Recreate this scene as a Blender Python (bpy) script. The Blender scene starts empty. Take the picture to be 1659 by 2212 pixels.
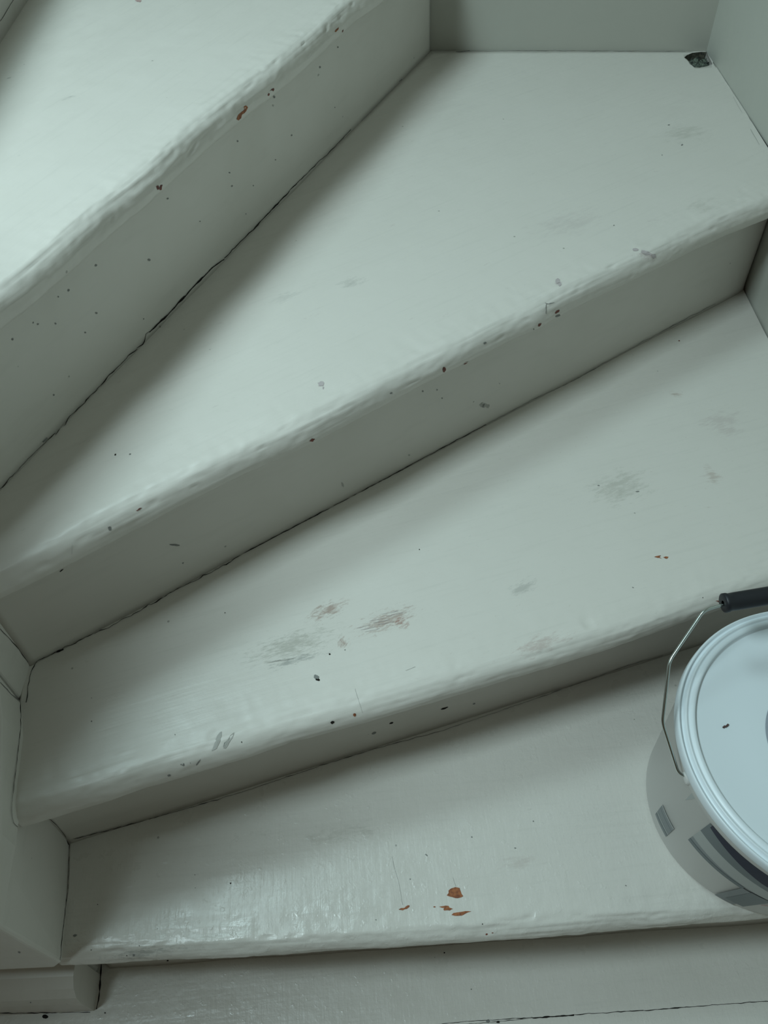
import bpy, bmesh, math, random
from mathutils import Vector, Matrix, noise
from mathutils.bvhtree import BVHTree
random.seed(4)
C = bpy.context.scene.collection
sc = bpy.context.scene

# ------------------------------------------------------------------ camera
U = 0.9                                  # one survey unit in metres
W, H, F = 1659, 2212, 1789.0
NAD = (900.0, 2600.0)                    # where plumb lines meet in the photograph
CZ = 1.107                               # camera height over the lower landing
_d = Vector((NAD[0]-W/2, NAD[1]-H/2, F)).normalized()
_up = -_d
_z = Vector((0, 0, 1))
_yf = (_z - _up*_z.dot(_up)).normalized()
_xr = _yf.cross(_up)
CAM = Vector((0, 0, CZ))
def w_of(c): return Vector((c.dot(_xr), c.dot(_yf), c.dot(_up)))
def ray(p): return w_of(Vector((p[0]-W/2, p[1]-H/2, F))).normalized()
def bp(p, z):
    r = ray(p); t = (z-CZ)/r.z
    return Vector((r.x*t, r.y*t))
cam_d = bpy.data.cameras.new('camera'); cam = bpy.data.objects.new('camera', cam_d); C.objects.link(cam)
cx, cy, cz = w_of(Vector((1, 0, 0))), w_of(Vector((0, -1, 0))), w_of(Vector((0, 0, -1)))
M = Matrix((cx, cy, cz)).transposed().to_4x4(); M.translation = CAM
cam.matrix_world = M
cam_d.sensor_fit = 'HORIZONTAL'; cam_d.sensor_width = 36; cam_d.lens = F/W*36
cam_d.clip_start = 0.01
sc.camera = cam

# ------------------------------------------------------------------ light
wd = bpy.data.worlds.new('world'); sc.world = wd; wd.use_nodes = True
bg = wd.node_tree.nodes['Background']; bg.inputs[0].default_value = (1.0, 0.74, 0.42, 1); bg.inputs[1].default_value = 0.045
def area(name, loc, aim, size, power, col):
    l = bpy.data.lights.new(name, 'AREA'); l.energy = power; l.color = col
    l.shape = 'RECTANGLE'; l.size, l.size_y = size
    o = bpy.data.objects.new(name, l); C.objects.link(o); o.location = loc
    o.rotation_euler = (Vector(aim)-Vector(loc)).to_track_quat('-Z', 'Y').to_euler()
    return o
area('stairwell_window_light', (-0.80, 0.07, 1.92), (-0.05, 0.5, 0.4), (0.30, 0.30), 17.6, (0.745, 0.965, 1.0))
area('upper_window_light', (-0.75, 1.00, 2.40), (-0.1, 0.5, 0.3), (0.5, 0.4), 10.4, (0.70, 0.97, 1.0))
sc.view_settings.view_transform = 'Standard'; sc.view_settings.look = 'None'
sc.view_settings.gamma = 1; sc.view_settings.use_curve_mapping = False
sc.view_settings.exposure = 0.0

# ------------------------------------------------------------------ helpers
def tag(o, label=None, cat=None, kind=None, group=None):
    if label: o['label'] = label
    if cat: o['category'] = cat
    if kind: o['kind'] = kind
    if group: o['group'] = group
    return o
def empty(name, loc):
    o = bpy.data.objects.new(name, None); C.objects.link(o); o.location = loc; o.empty_display_size = .05
    return o
def link(name, verts, faces, mats, parent=None, midx=None, smooth=True):
    me = bpy.data.meshes.new(name); me.from_pydata([tuple(v) for v in verts], [], faces)
    for m in mats: me.materials.append(m)
    if midx:
        for p, i in zip(me.polygons, midx): p.material_index = i
    me.polygons.foreach_set('use_smooth', [smooth]*len(me.polygons))
    me.update()
    o = bpy.data.objects.new(name, me); C.objects.link(o)
    if parent:
        o.parent = parent
        bpy.context.view_layer.update()
        o.matrix_parent_inverse = parent.matrix_world.inverted()
    return o
def resample(pts, n):
    pts = [Vector(p) for p in pts]
    L = [0]
    for a, b in zip(pts, pts[1:]): L.append(L[-1]+(b-a).length)
    out = []; k = 0
    for i in range(n):
        s = L[-1]*i/(n-1)
        while k < len(pts)-2 and s > L[k+1]: k += 1
        f = (s-L[k])/max(L[k+1]-L[k], 1e-9)
        out.append(pts[k].lerp(pts[k+1], min(max(f, 0), 1)))
    return out
def smooth_pl(pl, it):
    for _ in range(it):
        pl = [pl[0]]+[(pl[i-1]+2*pl[i]+pl[i+1])/4 for i in range(1, len(pl)-1)]+[pl[-1]]
    return pl
def box_mesh(x0, x1, y0, y1, z0, z1):
    v = [(x, y, z) for z in (z0, z1) for y in (y0, y1) for x in (x0, x1)]
    return v, [(0, 2, 3, 1), (4, 5, 7, 6), (0, 1, 5, 4), (2, 6, 7, 3), (0, 4, 6, 2), (1, 3, 7, 5)]

# ------------------------------------------------------------------ materials
def plain(name, col, rough=0.5, metal=0.0, spec=0.5):
    m = bpy.data.materials.new(name); m.use_nodes = True
    b = m.node_tree.nodes['Principled BSDF']
    b.inputs['Base Color'].default_value = (*col, 1); b.inputs['Roughness'].default_value = rough
    b.inputs['Metallic'].default_value = metal; b.inputs['Specular IOR Level'].default_value = spec
    return m
def noisy(name, c1, c2, scale, rough=0.7, bump=0.3, dist=0.001):
    m = plain(name, c1, rough); nt = m.node_tree; b = nt.nodes['Principled BSDF']
    tc = nt.nodes.new('ShaderNodeTexCoord'); n = nt.nodes.new('ShaderNodeTexNoise'); n.inputs['Scale'].default_value = scale
    n.inputs['Detail'].default_value = 6
    r = nt.nodes.new('ShaderNodeMix'); r.data_type = 'RGBA'; r.inputs[6].default_value = (*c1, 1); r.inputs[7].default_value = (*c2, 1)
    mr = nt.nodes.new('ShaderNodeMapRange'); mr.inputs[1].default_value = .38; mr.inputs[2].default_value = .62
    nt.links.new(tc.outputs['Object'], n.inputs['Vector']); nt.links.new(n.outputs['Fac'], mr.inputs[0]); nt.links.new(mr.outputs[0], r.inputs[0])
    nt.links.new(r.outputs[2], b.inputs['Base Color'])
    bu = nt.nodes.new('ShaderNodeBump'); bu.inputs['Strength'].default_value = bump; bu.inputs['Distance'].default_value = dist
    nt.links.new(n.outputs['Fac'], bu.inputs['Height']); nt.links.new(bu.outputs[0], b.inputs['Normal'])
    return m
PAINT = (0.665, 0.635, 0.59)
def paint(name, angle=0.0, rough=0.36, brush=1.0, weave=0.0, stains=(), base=PAINT, specks=True, dirt=0.10):
    """aged white gloss paint; brush marks run along `angle` in plan; stains = (x, y, z, rx, ry, turn, colour, strength, grain)"""
    m = plain(name, base, rough); nt = m.node_tree; N = nt.nodes; L = nt.links
    b = N['Principled BSDF']
    tc = N.new('ShaderNodeTexCoord'); geo = N.new('ShaderNodeNewGeometry')
    def mapping(src, rot, scale):
        mp = N.new('ShaderNodeMapping'); mp.vector_type = 'TEXTURE'
        mp.inputs['Rotation'].default_value = rot; mp.inputs['Scale'].default_value = scale
        L.new(src, mp.inputs['Vector']); return mp.outputs[0]
    pos = geo.outputs['Position']
    def nz(vec, scale, detail=4, rough_=.55):
        n = N.new('ShaderNodeTexNoise'); n.inputs['Scale'].default_value = scale; n.inputs['Detail'].default_value = detail
        n.inputs['Roughness'].default_value = rough_; L.new(vec, n.inputs['Vector']); return n.outputs['Fac']
    def mr(v, a, c, o0=0., o1=1.):
        r = N.new('ShaderNodeMapRange'); r.inputs[1].default_value = a; r.inputs[2].default_value = c
        r.inputs[3].default_value = o0; r.inputs[4].default_value = o1; L.new(v, r.inputs[0]); return r.outputs[0]
    def mth(op, a, c):
        r = N.new('ShaderNodeMath'); r.operation = op
        for i, v in enumerate((a, c)):
            if isinstance(v, (int, float)): r.inputs[i].default_value = v
            else: L.new(v, r.inputs[i])
        return r.outputs[0]
    def mixc(f, a, col):
        x = N.new('ShaderNodeMix'); x.data_type = 'RGBA'
        L.new(f, x.inputs[0])
        if isinstance(a, tuple): x.inputs[6].default_value = (*a, 1)
        else: L.new(a, x.inputs[6])
        x.inputs[7].default_value = (*col, 1); return x.outputs[2]
    along = mapping(pos, (0, 0, angle), (6, .35, 1))        # stretched along the board
    col = mixc(mr(nz(pos, 7, 3), .45, .75, 0, dirt), base, (0.52, 0.50, 0.44))
    col = mixc(mr(nz(along, 70, 4), .55, .8, 0, .16), col, (0.45, 0.44, 0.40))
    if specks:
        v = N.new('ShaderNodeTexVoronoi'); v.inputs['Scale'].default_value = 34; L.new(pos, v.inputs['Vector'])
        s1 = mr(v.outputs['Distance'], .035, .055, 1, 0)
        sep = N.new('ShaderNodeSeparateColor'); L.new(v.outputs['Color'], sep.inputs[0])
        gate = mr(sep.outputs[0], .80, .82, 0, .6)
        col = mixc(mth('MULTIPLY', s1, gate), col, (0.16, 0.15, 0.13))
    for (x, y, z, rx, ry, turn, c, st, grain) in stains:
        mp = N.new('ShaderNodeMapping'); mp.vector_type = 'TEXTURE'
        mp.inputs['Location'].default_value = (x, y, z); mp.inputs['Rotation'].default_value = (0, 0, turn)
        mp.inputs['Scale'].default_value = (rx, ry, max(rx, ry)); L.new(pos, mp.inputs['Vector'])
        ln = N.new('ShaderNodeVectorMath'); ln.operation = 'LENGTH'; L.new(mp.outputs[0], ln.inputs[0])
        gm = mapping(pos, (0, 0, turn), (3.5, 1, 1))
        g = nz(gm, grain*2.2, 6, .75)
        inside = mr(ln.outputs['Value'], .1, 1.35, .16, -.16)
        f = mr(mth('ADD', g, inside), .50, .68, 0, min(1, st*1.05))
        col = mixc(f, col, c)
    L.new(col, b.inputs['Base Color'])
    L.new(mr(nz(pos, 30, 4), .3, .7, rough-.07, rough+.12), b.inputs['Roughness'])
    # brush strokes, orange peel and slow waviness of the board
    h = mth('MULTIPLY', nz(along, 120, 3), .00022*brush)
    h = mth('ADD', h, mth('MULTIPLY', nz(pos, 160, 3), .00016*brush))
    h = mth('ADD', h, mth('MULTIPLY', nz(pos, 28, 2), .0008*brush))
    h = mth('ADD', h, mth('MULTIPLY', nz(along, 24, 2), .0009*brush))
    if weave:                              # cross brushing and blobs of thick paint
        across = mapping(pos, (0, 0, angle+math.pi/2), (5, .35, 1))
        h = mth('ADD', h, mth('MULTIPLY', nz(across, 110, 3), .00035*weave))
        h = mth('ADD', h, mth('MULTIPLY', nz(pos, 75, 3), .0011*weave))
        h = mth('ADD', h, mth('MULTIPLY', mr(nz(pos, 130, 2), .62, .74), .0003*weave))
    bu = N.new('ShaderNodeBump'); bu.inputs['Strength'].default_value = 0.6; bu.inputs['Distance'].default_value = 1.0
    L.new(h, bu.inputs['Height']); L.new(bu.outputs[0], b.inputs['Normal'])
    return m
M_CHIP = noisy('bare_orange_wood', (0.36, 0.125, 0.045), (0.20, 0.06, 0.025), 300, .7)
M_RED = noisy('old_red_primer', (0.20, 0.055, 0.035), (0.10, 0.03, 0.025), 400, .7)
M_CRACK = plain('crack_dirt', (0.018, 0.016, 0.014), .9, spec=.1)
M_GREY = plain('grey_scuff', (0.20, 0.20, 0.19), .6)
M_SOFT = plain('pale_scuff', (0.40, 0.39, 0.36), .5)
M_PINK = plain('pinkish_wear', (0.50, 0.43, 0.42), .5)

# ------------------------------------------------------------------ levels (heights over the lower landing)
Hs = 0.18
ZD, ZC, ZB, ZA, ZZ = Hs, 2*Hs, 3*Hs, 4*Hs, 5*Hs
def uv(x, y): return Vector((x*U, y*U))

# nosing outlines, surveyed along the edge
NA = [(0, 695), (70, 644), (130, 591), (198, 528), (260, 474), (312, 434), (344, 405), (375, 376), (453, 304), (495, 270), (542, 231), (599, 188), (677, 121), (729, 72), (771, 33), (816, 3)]
NB = [(0, 1290), (150, 1216), (300, 1136), (400, 1084), (500, 1035), (600, 988), (675, 953), (800, 888), (900, 834), (1011, 781), (1093, 737), (1165, 706), (1213, 677), (1300, 634), (1400, 588), (1490, 543), (1563, 508), (1659, 470)]
NC = [(100, 1767), (249, 1723), (300, 1703), (420, 1667), (541, 1633), (613, 1607), (700, 1583), (791, 1556), (863, 1537), (950, 1510), (1150, 1450), (1350, 1388), (1464, 1345), (1659, 1280)]
ND = [(135, 2083), (362, 2072), (500, 2066), (800, 2046), (1017, 2034), (1200, 2020), (1278, 2013), (1659, 1981)]
def plan(px, z): return [bp(p, z) for p in px]
def extend(pl, left=None, right=None):
    """run the line on, left to an x, right to an x (or y if tuple)"""
    pl = list(pl)
    def fit(a, b, x): t = (x-a.x)/(b.x-a.x); return a+(b-a)*t
    if left is not None: pl = [fit(pl[0], pl[4], left)]+pl
    if right is not None: pl = pl+[fit(pl[-5], pl[-1], right)]
    return pl
nA = extend(plan(NA, ZA-.021), left=-.375); d = (nA[-1]-nA[-6]).normalized(); nA.append(nA[-1]+d*((1.46-nA[-1].y)/d.y))
nB = extend(plan(NB, ZB-.024), left=-.375, right=.60)
nC = extend(plan(NC, ZC-.020), left=-.352, right=.60)
nD = extend(plan(ND, ZD-.016), left=-.356, right=.60)

# lines where the risers stand on the treads below
KA = plan([(0, 1055), (922, 116)], ZB)
KB = plan([(66, 1436), (1554, 653)], ZC)
KC = plan([(150, 1820), (1435, 1415)], ZD)
def run(k, xl, xr):
    a, b = k; f = lambda x: a+(b-a)*((x-a.x)/(b.x-a.x))
    return [f(xl), f(xr)]
wall_back_a, wall_back_b = bp((940, 108), ZB), bp((1480, 110), ZB)
KA = run(KA, -.385, bp((922, 116), ZB).x+.006)
KB = run(KB, -.373, .60)
KC = run(KC, -.366, .60)
KD = [nD[0]+Vector((0, .030)), nD[-1]+Vector((0, .030))]
_wa, _wb = bp((1635, 677), ZC), bp((1547, 142), ZB)
def xr_wall(y):                          # the old wall bellies out a little below the turn
    yk = .90
    if y >= yk: return _wa.x+(_wb.x-_wa.x)*(y-_wa.y)/(_wb.y-_wa.y)
    t = min((yk-y)/.42, 1); return xr_wall(yk)+.034*t*t*(3-2*t)

# ------------------------------------------------------------------ builders
def tread(name, parent, nose, back, z, t, mat, rough_amp, round_top=.020, ov=.030, seed=0, n=620, label=None, rows=26):
    P = smooth_pl(resample([Vector((p.x, p.y, 0)) for p in nose], n), 40)
    Q = resample([Vector((p.x, p.y, 0)) for p in back], n)
    prof = []                                     # (inward distance, height below top)
    rt, rv = round_top, t*.62
    rb = t*.30
    prof += [(ov+.03, -t), (rb, -t)]
    for k in range(1, 5):
        a = math.pi/2*k/5; prof.append((rb*(1-math.sin(a)), -t+rb*(1-math.cos(a))))
    for k in range(0, 15):
        a = math.pi/2*k/15; prof.append((rt*(1-math.cos(a)), -rv*(1-math.sin(a))))
    for k in range(11): prof.append((rt+.0022*(k+1)*(1+.1*k), 0))
    v = []; np_ = len(prof)
    full = np_+rows
    for i in range(n):
        a, b = P[max(i-3, 0)], P[min(i+3, n-1)]
        tg = (b-a).normalized(); inn = Vector((-tg.y, tg.x, 0))
        if inn.dot(Q[n//2]-P[n//2]) < 0: inn = -inn
        s = i/(n-1)*(P[-1]-P[0]).length
        for j, (d, h) in enumerate(prof):
            p = P[i]+inn*d; p.z = z+h
            if 2 <= j:
                nrm = Vector((0, 0, 1)) if j > 20 else (inn*(-1)*max(0, 1-d/rt)+Vector((0, 0, 1))*(1 if h > -rv else -.2)*(d/rt+.05)).normalized()
                w = 1.0 if j < 21 else max(0, 1-(j-21)/10)
                chunk = noise.noise(Vector((s*13, j*.16, seed)))*.0016+noise.noise(Vector((s*34, j*.25, seed)))*.0007+noise.noise(Vector((s*85, j*.35, seed+5)))*.0007
                ridge = noise.noise(Vector((s*9, j*1.1, seed+9)))*.0012
                dent = max(0, noise.noise(Vector((s*40, j*.3, seed+17)))-.42)*-.006
                p += nrm*(chunk+ridge+dent)*w*rough_amp
            v.append(p)
        last = P[i]+inn*prof[-1][0]; last.z = z
        q = Q[i].copy(); q.z = z
        for k in range(1, rows+1): v.append(last.lerp(q, (k/rows)))
    f = []
    for i in range(n-1):
        for j in range(full-1):
            a = i*full+j; f.append((a, a+1, a+full+1, a+full))
    # underside back to close the board
    base = len(v)
    for i in range(n): q = Q[i].copy(); q.z = z-t; v.append(q)
    for i in range(n-1):
        f.append((i*full+full-1, base+i, base+i+1, (i+1)*full+full-1))
        f.append((i*full, (i+1)*full, base+i+1, base+i))
    f.append(tuple([j for j in range(full)]+[base])); f.append(tuple([base+n-1]+[(n-1)*full+j for j in range(full-1, -1, -1)]))
    o = link(name, v, f, [mat], parent)
    bm = bmesh.new(); bm.from_mesh(o.data); bmesh.ops.recalc_face_normals(bm, faces=bm.faces); bm.to_mesh(o.data); bm.free()
    if label: o['label'] = label
    return o
def riser(name, parent, k, z0, z1, mat, th=.018, n=160, m=18, seed=0, label=None):
    a, b = k; tg = (b-a).normalized(); back = Vector((-tg.y, tg.x))
    if back.y < 0: back = -back
    v = []; f = []
    for i in range(n):
        p = a.lerp(b, i/(n-1))
        for j in range(m):
            z = z0+(z1-z0)*j/(m-1)
            q = p+back*(noise.noise(Vector((i*.06, z*9, seed)))*.0012)
            # paint fillet where riser meets the tread and the nosing
            e = min(z-z0, .004)/.004; q = q-back*(1-e)*.0018
            v.append((q.x, q.y, z))
    for i in range(n-1):
        for j in range(m-1): c = i*m+j; f.append((c, c+1, c+m+1, c+m))
    o0 = len(v)
    for i in (0, n-1):
        p = a.lerp(b, i/(n-1))+back*th
        for z in (z0, z1): v.append((p.x, p.y, z))
    f += [(o0, o0+1, o0+3, o0+2)]
    f += [tuple(range(0, m))+(o0+1, o0), tuple(range((n-1)*m+m-1, (n-1)*m-1, -1))+(o0+2, o0+3)]
    f += [tuple(i*m+m-1 for i in range(n))+(o0+3, o0+1), tuple(i*m for i in range(n-1, -1, -1))+(o0, o0+2)]
    o = link(name, v, f, [mat], parent)
    bm = bmesh.new(); bm.from_mesh(o.data); bmesh.ops.recalc_face_normals(bm, faces=bm.faces); bm.to_mesh(o.data); bm.free()
    if label: o['label'] = label
    return o

def bs(px, z, rx, ry, turn, col, st, grain=90):
    p = bp(px, z); return (p.x, p.y, z, rx, ry, math.radians(turn), col, st, grain)
RB = (0.34, 0.24, 0.20); GB = (0.36, 0.35, 0.30); GG = (0.30, 0.30, 0.28)
m_A = paint('paint_top_tread', math.radians(62), stains=[bs((150, 210), ZA, .012, .005, 30, GG, .4), bs((20, 168), ZA, .006, .003, 40, GG, .8)])
m_B = paint('paint_second_tread', math.radians(32), stains=[
    bs((1230, 480), ZB, .07, .035, 30, (0.50, 0.46, 0.44), .35, 60), bs((1480, 290), ZB, .05, .03, 20, GB, .3, 60), bs((760, 610), ZB, .02, .012, 30, GG, .35, 120),
    bs((620, 640), ZB, .03, .012, 30, GG, .22, 120), bs((694, 831), ZB, .0055, .0042, 40, (0.42, 0.34, 0.34), .8, 30), bs((1206, 609), ZB, .006, .008, 0, (0.44, 0.38, 0.38), .8, 40),
    bs((1400, 545), ZB, .022, .006, 10, (0.42, 0.34, 0.34), .7, 90), bs((1180, 662), ZB, .010, .008, 60, GG, .8, 160), bs((1520, 445), ZB, .03, .02, 30, GB, .25, 70)])
m_C = paint('paint_third_tread', math.radians(16), rough=.37, stains=[
    bs((705, 1320), ZC, .028, .012, 25, RB, .75, 150), bs((835, 1340), ZC, .040, .016, 20, RB, .65, 150), bs((868, 1345), ZC, .008, .010, 40, (0.32, 0.15, 0.12), .8, 160),
    bs((740, 1388), ZC, .008, .010, 60, RB, .8, 200), bs((630, 1395), ZC, .060, .022, 16, GB, .6, 120), bs((640, 1425), ZC, .040, .006, 16, GG, .7, 160),
    bs((1170, 1390), ZC, .04, .012, 20, (0.46, 0.37, 0.34), .6, 100), bs((1340, 1050), ZC, .05, .03, 20, GB, .42, 90), bs((1560, 915), ZC, .035, .03, 20, (0.48, 0.42, 0.40), .4, 70),
    bs((1460, 850), ZC, .012, .008, 0, RB, .5, 90), bs((1130, 1270), ZC, .02, .012, 30, GG, .4, 90), bs((1540, 1030), ZC, .012, .02, 0, RB, .4, 70)])
m_D = paint('paint_fourth_tread', math.radians(3), rough=.30, brush=.9, weave=1.0, stains=[
    bs((1120, 1860), ZD, .03, .012, 8, (0.50, 0.44, 0.40), .4, 90), bs((300, 2056), ZD, .05, .006, 3, GG, .6, 170), bs((740, 1800), ZD, .05, .012, 5, GB, .3, 90)])
m_E = paint('paint_landing', math.radians(3), rough=.30, brush=.9, weave=1.0, dirt=.2)
m_R = [paint('paint_riser_%s' % s, math.radians(a), rough=.42, brush=.5, dirt=.25) for s, a in (('a', 62), ('b', 32), ('c', 16), ('d', 2))]
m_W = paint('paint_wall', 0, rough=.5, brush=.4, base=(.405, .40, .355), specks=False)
m_P = paint('paint_newel', math.radians(90), rough=.42, brush=.6, dirt=.3)
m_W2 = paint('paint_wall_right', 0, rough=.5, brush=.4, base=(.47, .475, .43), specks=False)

# ------------------------------------------------------------------ room shell
fl_v, fl_f = box_mesh(-1.2, .65, -.9, .5, -.04, 0)
floor = link('floor', fl_v, fl_f, [m_E], smooth=False); tag(floor, kind='structure')
def wall(name, a, b, z0, z1, th, mat):
    tg = (b-a).normalized(); nn = Vector((tg.y, -tg.x))*th
    v = [(p.x, p.y, z) for z in (z0, z1) for p in (a, b, b+nn, a+nn)]
    o = link(name, v, [(0, 1, 2, 3), (4, 7, 6, 5), (0, 4, 5, 1), (1, 5, 6, 2), (2, 6, 7, 3), (3, 7, 4, 0)], [mat], smooth=False)
    bm = bmesh.new(); bm.from_mesh(o.data); bmesh.ops.recalc_face_normals(bm, faces=bm.faces); bm.to_mesh(o.data); bm.free()
    return tag(o, kind='structure')
dwb = (wall_back_b-wall_back_a).normalized()
wb0 = wall_back_a-dwb*1.2; wb1 = wall_back_a+dwb*.60
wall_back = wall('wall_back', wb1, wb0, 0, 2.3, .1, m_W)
wy = [-.9, .40]+[.48+.06*k for k in range(8)]+[1.2, 1.6]
wv_ = [(xr_wall(y)+dx, y, z) for y in wy for dx in (0, .1) for z in (0, 2.3)]
wf_ = []
for i in range(len(wy)-1):
    a = i*4; wf_ += [(a, a+1, a+5, a+4), (a+2, a+6, a+7, a+3), (a+1, a+3, a+7, a+5), (a, a+4, a+6, a+2)]
wf_ += [(0, 2, 3, 1), tuple(4*(len(wy)-1)+k for k in (0, 1, 3, 2))]
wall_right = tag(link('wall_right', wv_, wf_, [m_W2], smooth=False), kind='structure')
corner_B = bp((1537, 110), ZB)

# ------------------------------------------------------------------ staircase
stair = empty('staircase', (0, .6, 0))
tag(stair, 'narrow winding wooden staircase in chipped off-white gloss paint between newel and walls', 'staircase')
def back_pt(x):                      # a point on the back wall at plan x
    return wall_back_a+dwb*((x-wall_back_a.x)/dwb.x)
XZ = -.50*U
tA = tread('tread', stair, nA, [Vector((-.47, .36)), Vector((XZ-.01, .42)), Vector((XZ-.01, back_pt(XZ).y)), back_pt(XZ+.2), back_pt(nA[-1].x)], ZA, .032, m_A, .8, round_top=.014, seed=1, label='highest tread at the upper left, its rounded edge worn, with one long orange chip')
tB = tread('tread', stair, nB, [KA[0]+Vector((-.01, .004)), KA[1]+Vector((0, .004)), back_pt(KA[1].x+.01)+Vector((0, .005)), back_pt(.60)+Vector((0, .005))], ZB, .032, m_B, .7, round_top=.017, seed=2, label='broad wedge-shaped tread reaching the back wall, with a broken corner')
tC = tread('tread', stair, nC, [KB[0]+Vector((-.004, .01)), KB[1]+Vector((.0, .01))], ZC, .030, m_C, .6, seed=3, label='middle tread with reddish brown scuffs')
tD = tread('tread', stair, nD, [KC[0]+Vector((-.0, .01)), KC[1]+Vector((0, .01))], ZD, .028, m_D, .8, round_top=.018, seed=4, label='lowest tread carrying the bucket, with four orange bare patches')
rA = riser('riser', stair, KA, ZB, ZA-.028, m_R[0], seed=1)
rB = riser('riser', stair, KB, ZC, ZB-.028, m_R[1], seed=2)
rC = riser('riser', stair, KC, ZD, ZC-.026, m_R[2], seed=3)
rD = riser('riser', stair, KD, 0, ZD-.025, m_R[3], seed=4)
# the next step up, only its foot shows in the top left corner
KZ = [Vector((XZ, .50)), Vector((XZ, back_pt(XZ).y))]
rZ = riser('riser', stair, [Vector((XZ, back_pt(XZ).y-.002)), Vector((XZ, .42))], ZA, ZZ-.03, m_R[0], seed=6)
nZ = [Vector((XZ+.014, .42)), Vector((XZ+.014, .7)), Vector((XZ+.014, 1.0)), Vector((XZ+.014, back_pt(XZ+.014).y-.002))]
tZ = tread('tread', stair, nZ, [Vector((-.9, .44)), Vector((-.9, 1.40))], ZZ, .032, m_A, .8, seed=7, n=200)

# unseen step added out of frame on the left, shading the lower treads
Z6 = 6*Hs
tread('tread', stair, [Vector((x, .46)) for x in (-.475, -.56, -.68, -.80, -.92)], [Vector((-.475, .14)), Vector((-.92, -.06))], Z6, .032, m_A, .8, seed=8, n=160)
riser('riser', stair, [Vector((-.92, .435)), Vector((-.50, .435))], ZZ, Z6-.03, m_R[0], seed=9)
# newel post / inner string: one loft, outline shifts slightly with height
def loft(name, rings, mat, parent, label=None, smooth=False):
    v = []; f = []; n = len(rings[0][1])
    for z, pts in rings:
        for q in pts: v.append((q[0]*U, q[1]*U, q[2] if len(q) > 2 else z))
    for r in range(len(rings)-1):
        for i in range(n): a = r*n+i; b = r*n+(i+1) % n; f.append((a, b, b+n, a+n))
    f.append(tuple(range(n-1, -1, -1))); f.append(tuple((len(rings)-1)*n+i for i in range(n)))
    o = link(name, v, f, [mat], parent, smooth=smooth)
    bm = bmesh.new(); bm.from_mesh(o.data); bmesh.ops.recalc_face_normals(bm, faces=bm.faces); bm.to_mesh(o.data); bm.free()
    bv = o.modifiers.new('bevel', 'BEVEL'); bv.width = .004; bv.segments = 3; bv.limit_method = 'ANGLE'; bv.angle_limit = .5
    if label: o['label'] = label
    return o
POST_TOP = ZB-.02
newel = loft('newel_post', [
    (0.0, [(-.410, .252), (-.410, .28), (-.409, .36), (-.414, .445), (-.56, .445), (-.56, .252)]),
    (ZD-.045, [(-.408, .250), (-.408, .28), (-.408, .36), (-.414, .445), (-.56, .445), (-.56, .250)]),
    (ZD-.018, [(-.400, .222), (-.402, .28), (-.408, .36), (-.414, .445), (-.56, .445), (-.56, .222)]),
    (ZD, [(-.387, .222), (-.394, .28), (-.406, .356), (-.414, .445), (-.56, .445), (-.56, .222)]),
    (ZC-.03, [(-.390, .219), (-.392, .27), (-.402, .35), (-.414, .445), (-.56, .445), (-.56, .219)]),
    (ZC-.012, [(-.390, .218), (-.386, .29), (-.400, .40), (-.414, .445), (-.56, .445), (-.56, .218)]),
    (POST_TOP, [(-.392, .218, .355), (-.386, .29, .385), (-.402, .40, .412), (-.414, .445, .422), (-.56, .445, .422), (-.56, .218, .355)])], m_P, stair, label='newel post at the inner side of the turn')
string = loft('inner_string', [
    (0.0, [(-.416, .449), (-.414, .50), (-.412, .56), (-.60, .60), (-.60, .449)]),
    (ZB-.04, [(-.416, .449, .44), (-.414, .50, .455), (-.412, .56, .47), (-.60, .60, .47), (-.60, .449, .44)])], m_P, stair)
loft('stair_post', [(0.0, [(-.60, .26), (-.60, .40), (-.72, .40), (-.72, .26)]), (Z6-.033, [(-.60, .26), (-.60, .40), (-.72, .40), (-.72, .26)])], m_P, stair)  # unseen post added to carry the shading step
pz = [(0, .207), (.048, .207), (.066, .2095), (.080, .217), (.088, .229), (.090, .2495)]
plinth = loft('plinth_block', [(z, [(-.4075, y), (-.4075, .2497), (-.62, .2497), (-.62, y)]) for z, y in pz], m_P, stair)

def clamp(o, gap=.0004, under=-9):                # boards are scribed to the walls, they stop just short of them
    nb_ = Vector((-dwb.y, dwb.x))
    inv = o.matrix_world.inverted()
    for vtx in o.data.vertices:
        p = o.matrix_world @ vtx.co; q = Vector((p.x, p.y))
        for _ in range(2):
            q.x = min(q.x, min(xr_wall(q.y), xr_wall(q.y+.03), xr_wall(q.y-.03))-gap-(.0014 if q.y < 1.08 else 0))
            if p.z < under: q.x = min(q.x, xr_wall(.9)-.002)
            d = (q-wall_back_a).dot(nb_)+gap
            if d > 0: q = q-nb_*d
        vtx.co = inv @ Vector((q.x, q.y, p.z))
bpy.context.view_layer.update()
for o, u_ in ((tA, -9), (tC, ZC-.029), (tD, -9), (tZ, -9), (rA, -9), (rB, -9), (rC, -9), (rD, -9), (rZ, -9)): clamp(o, under=u_)

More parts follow.
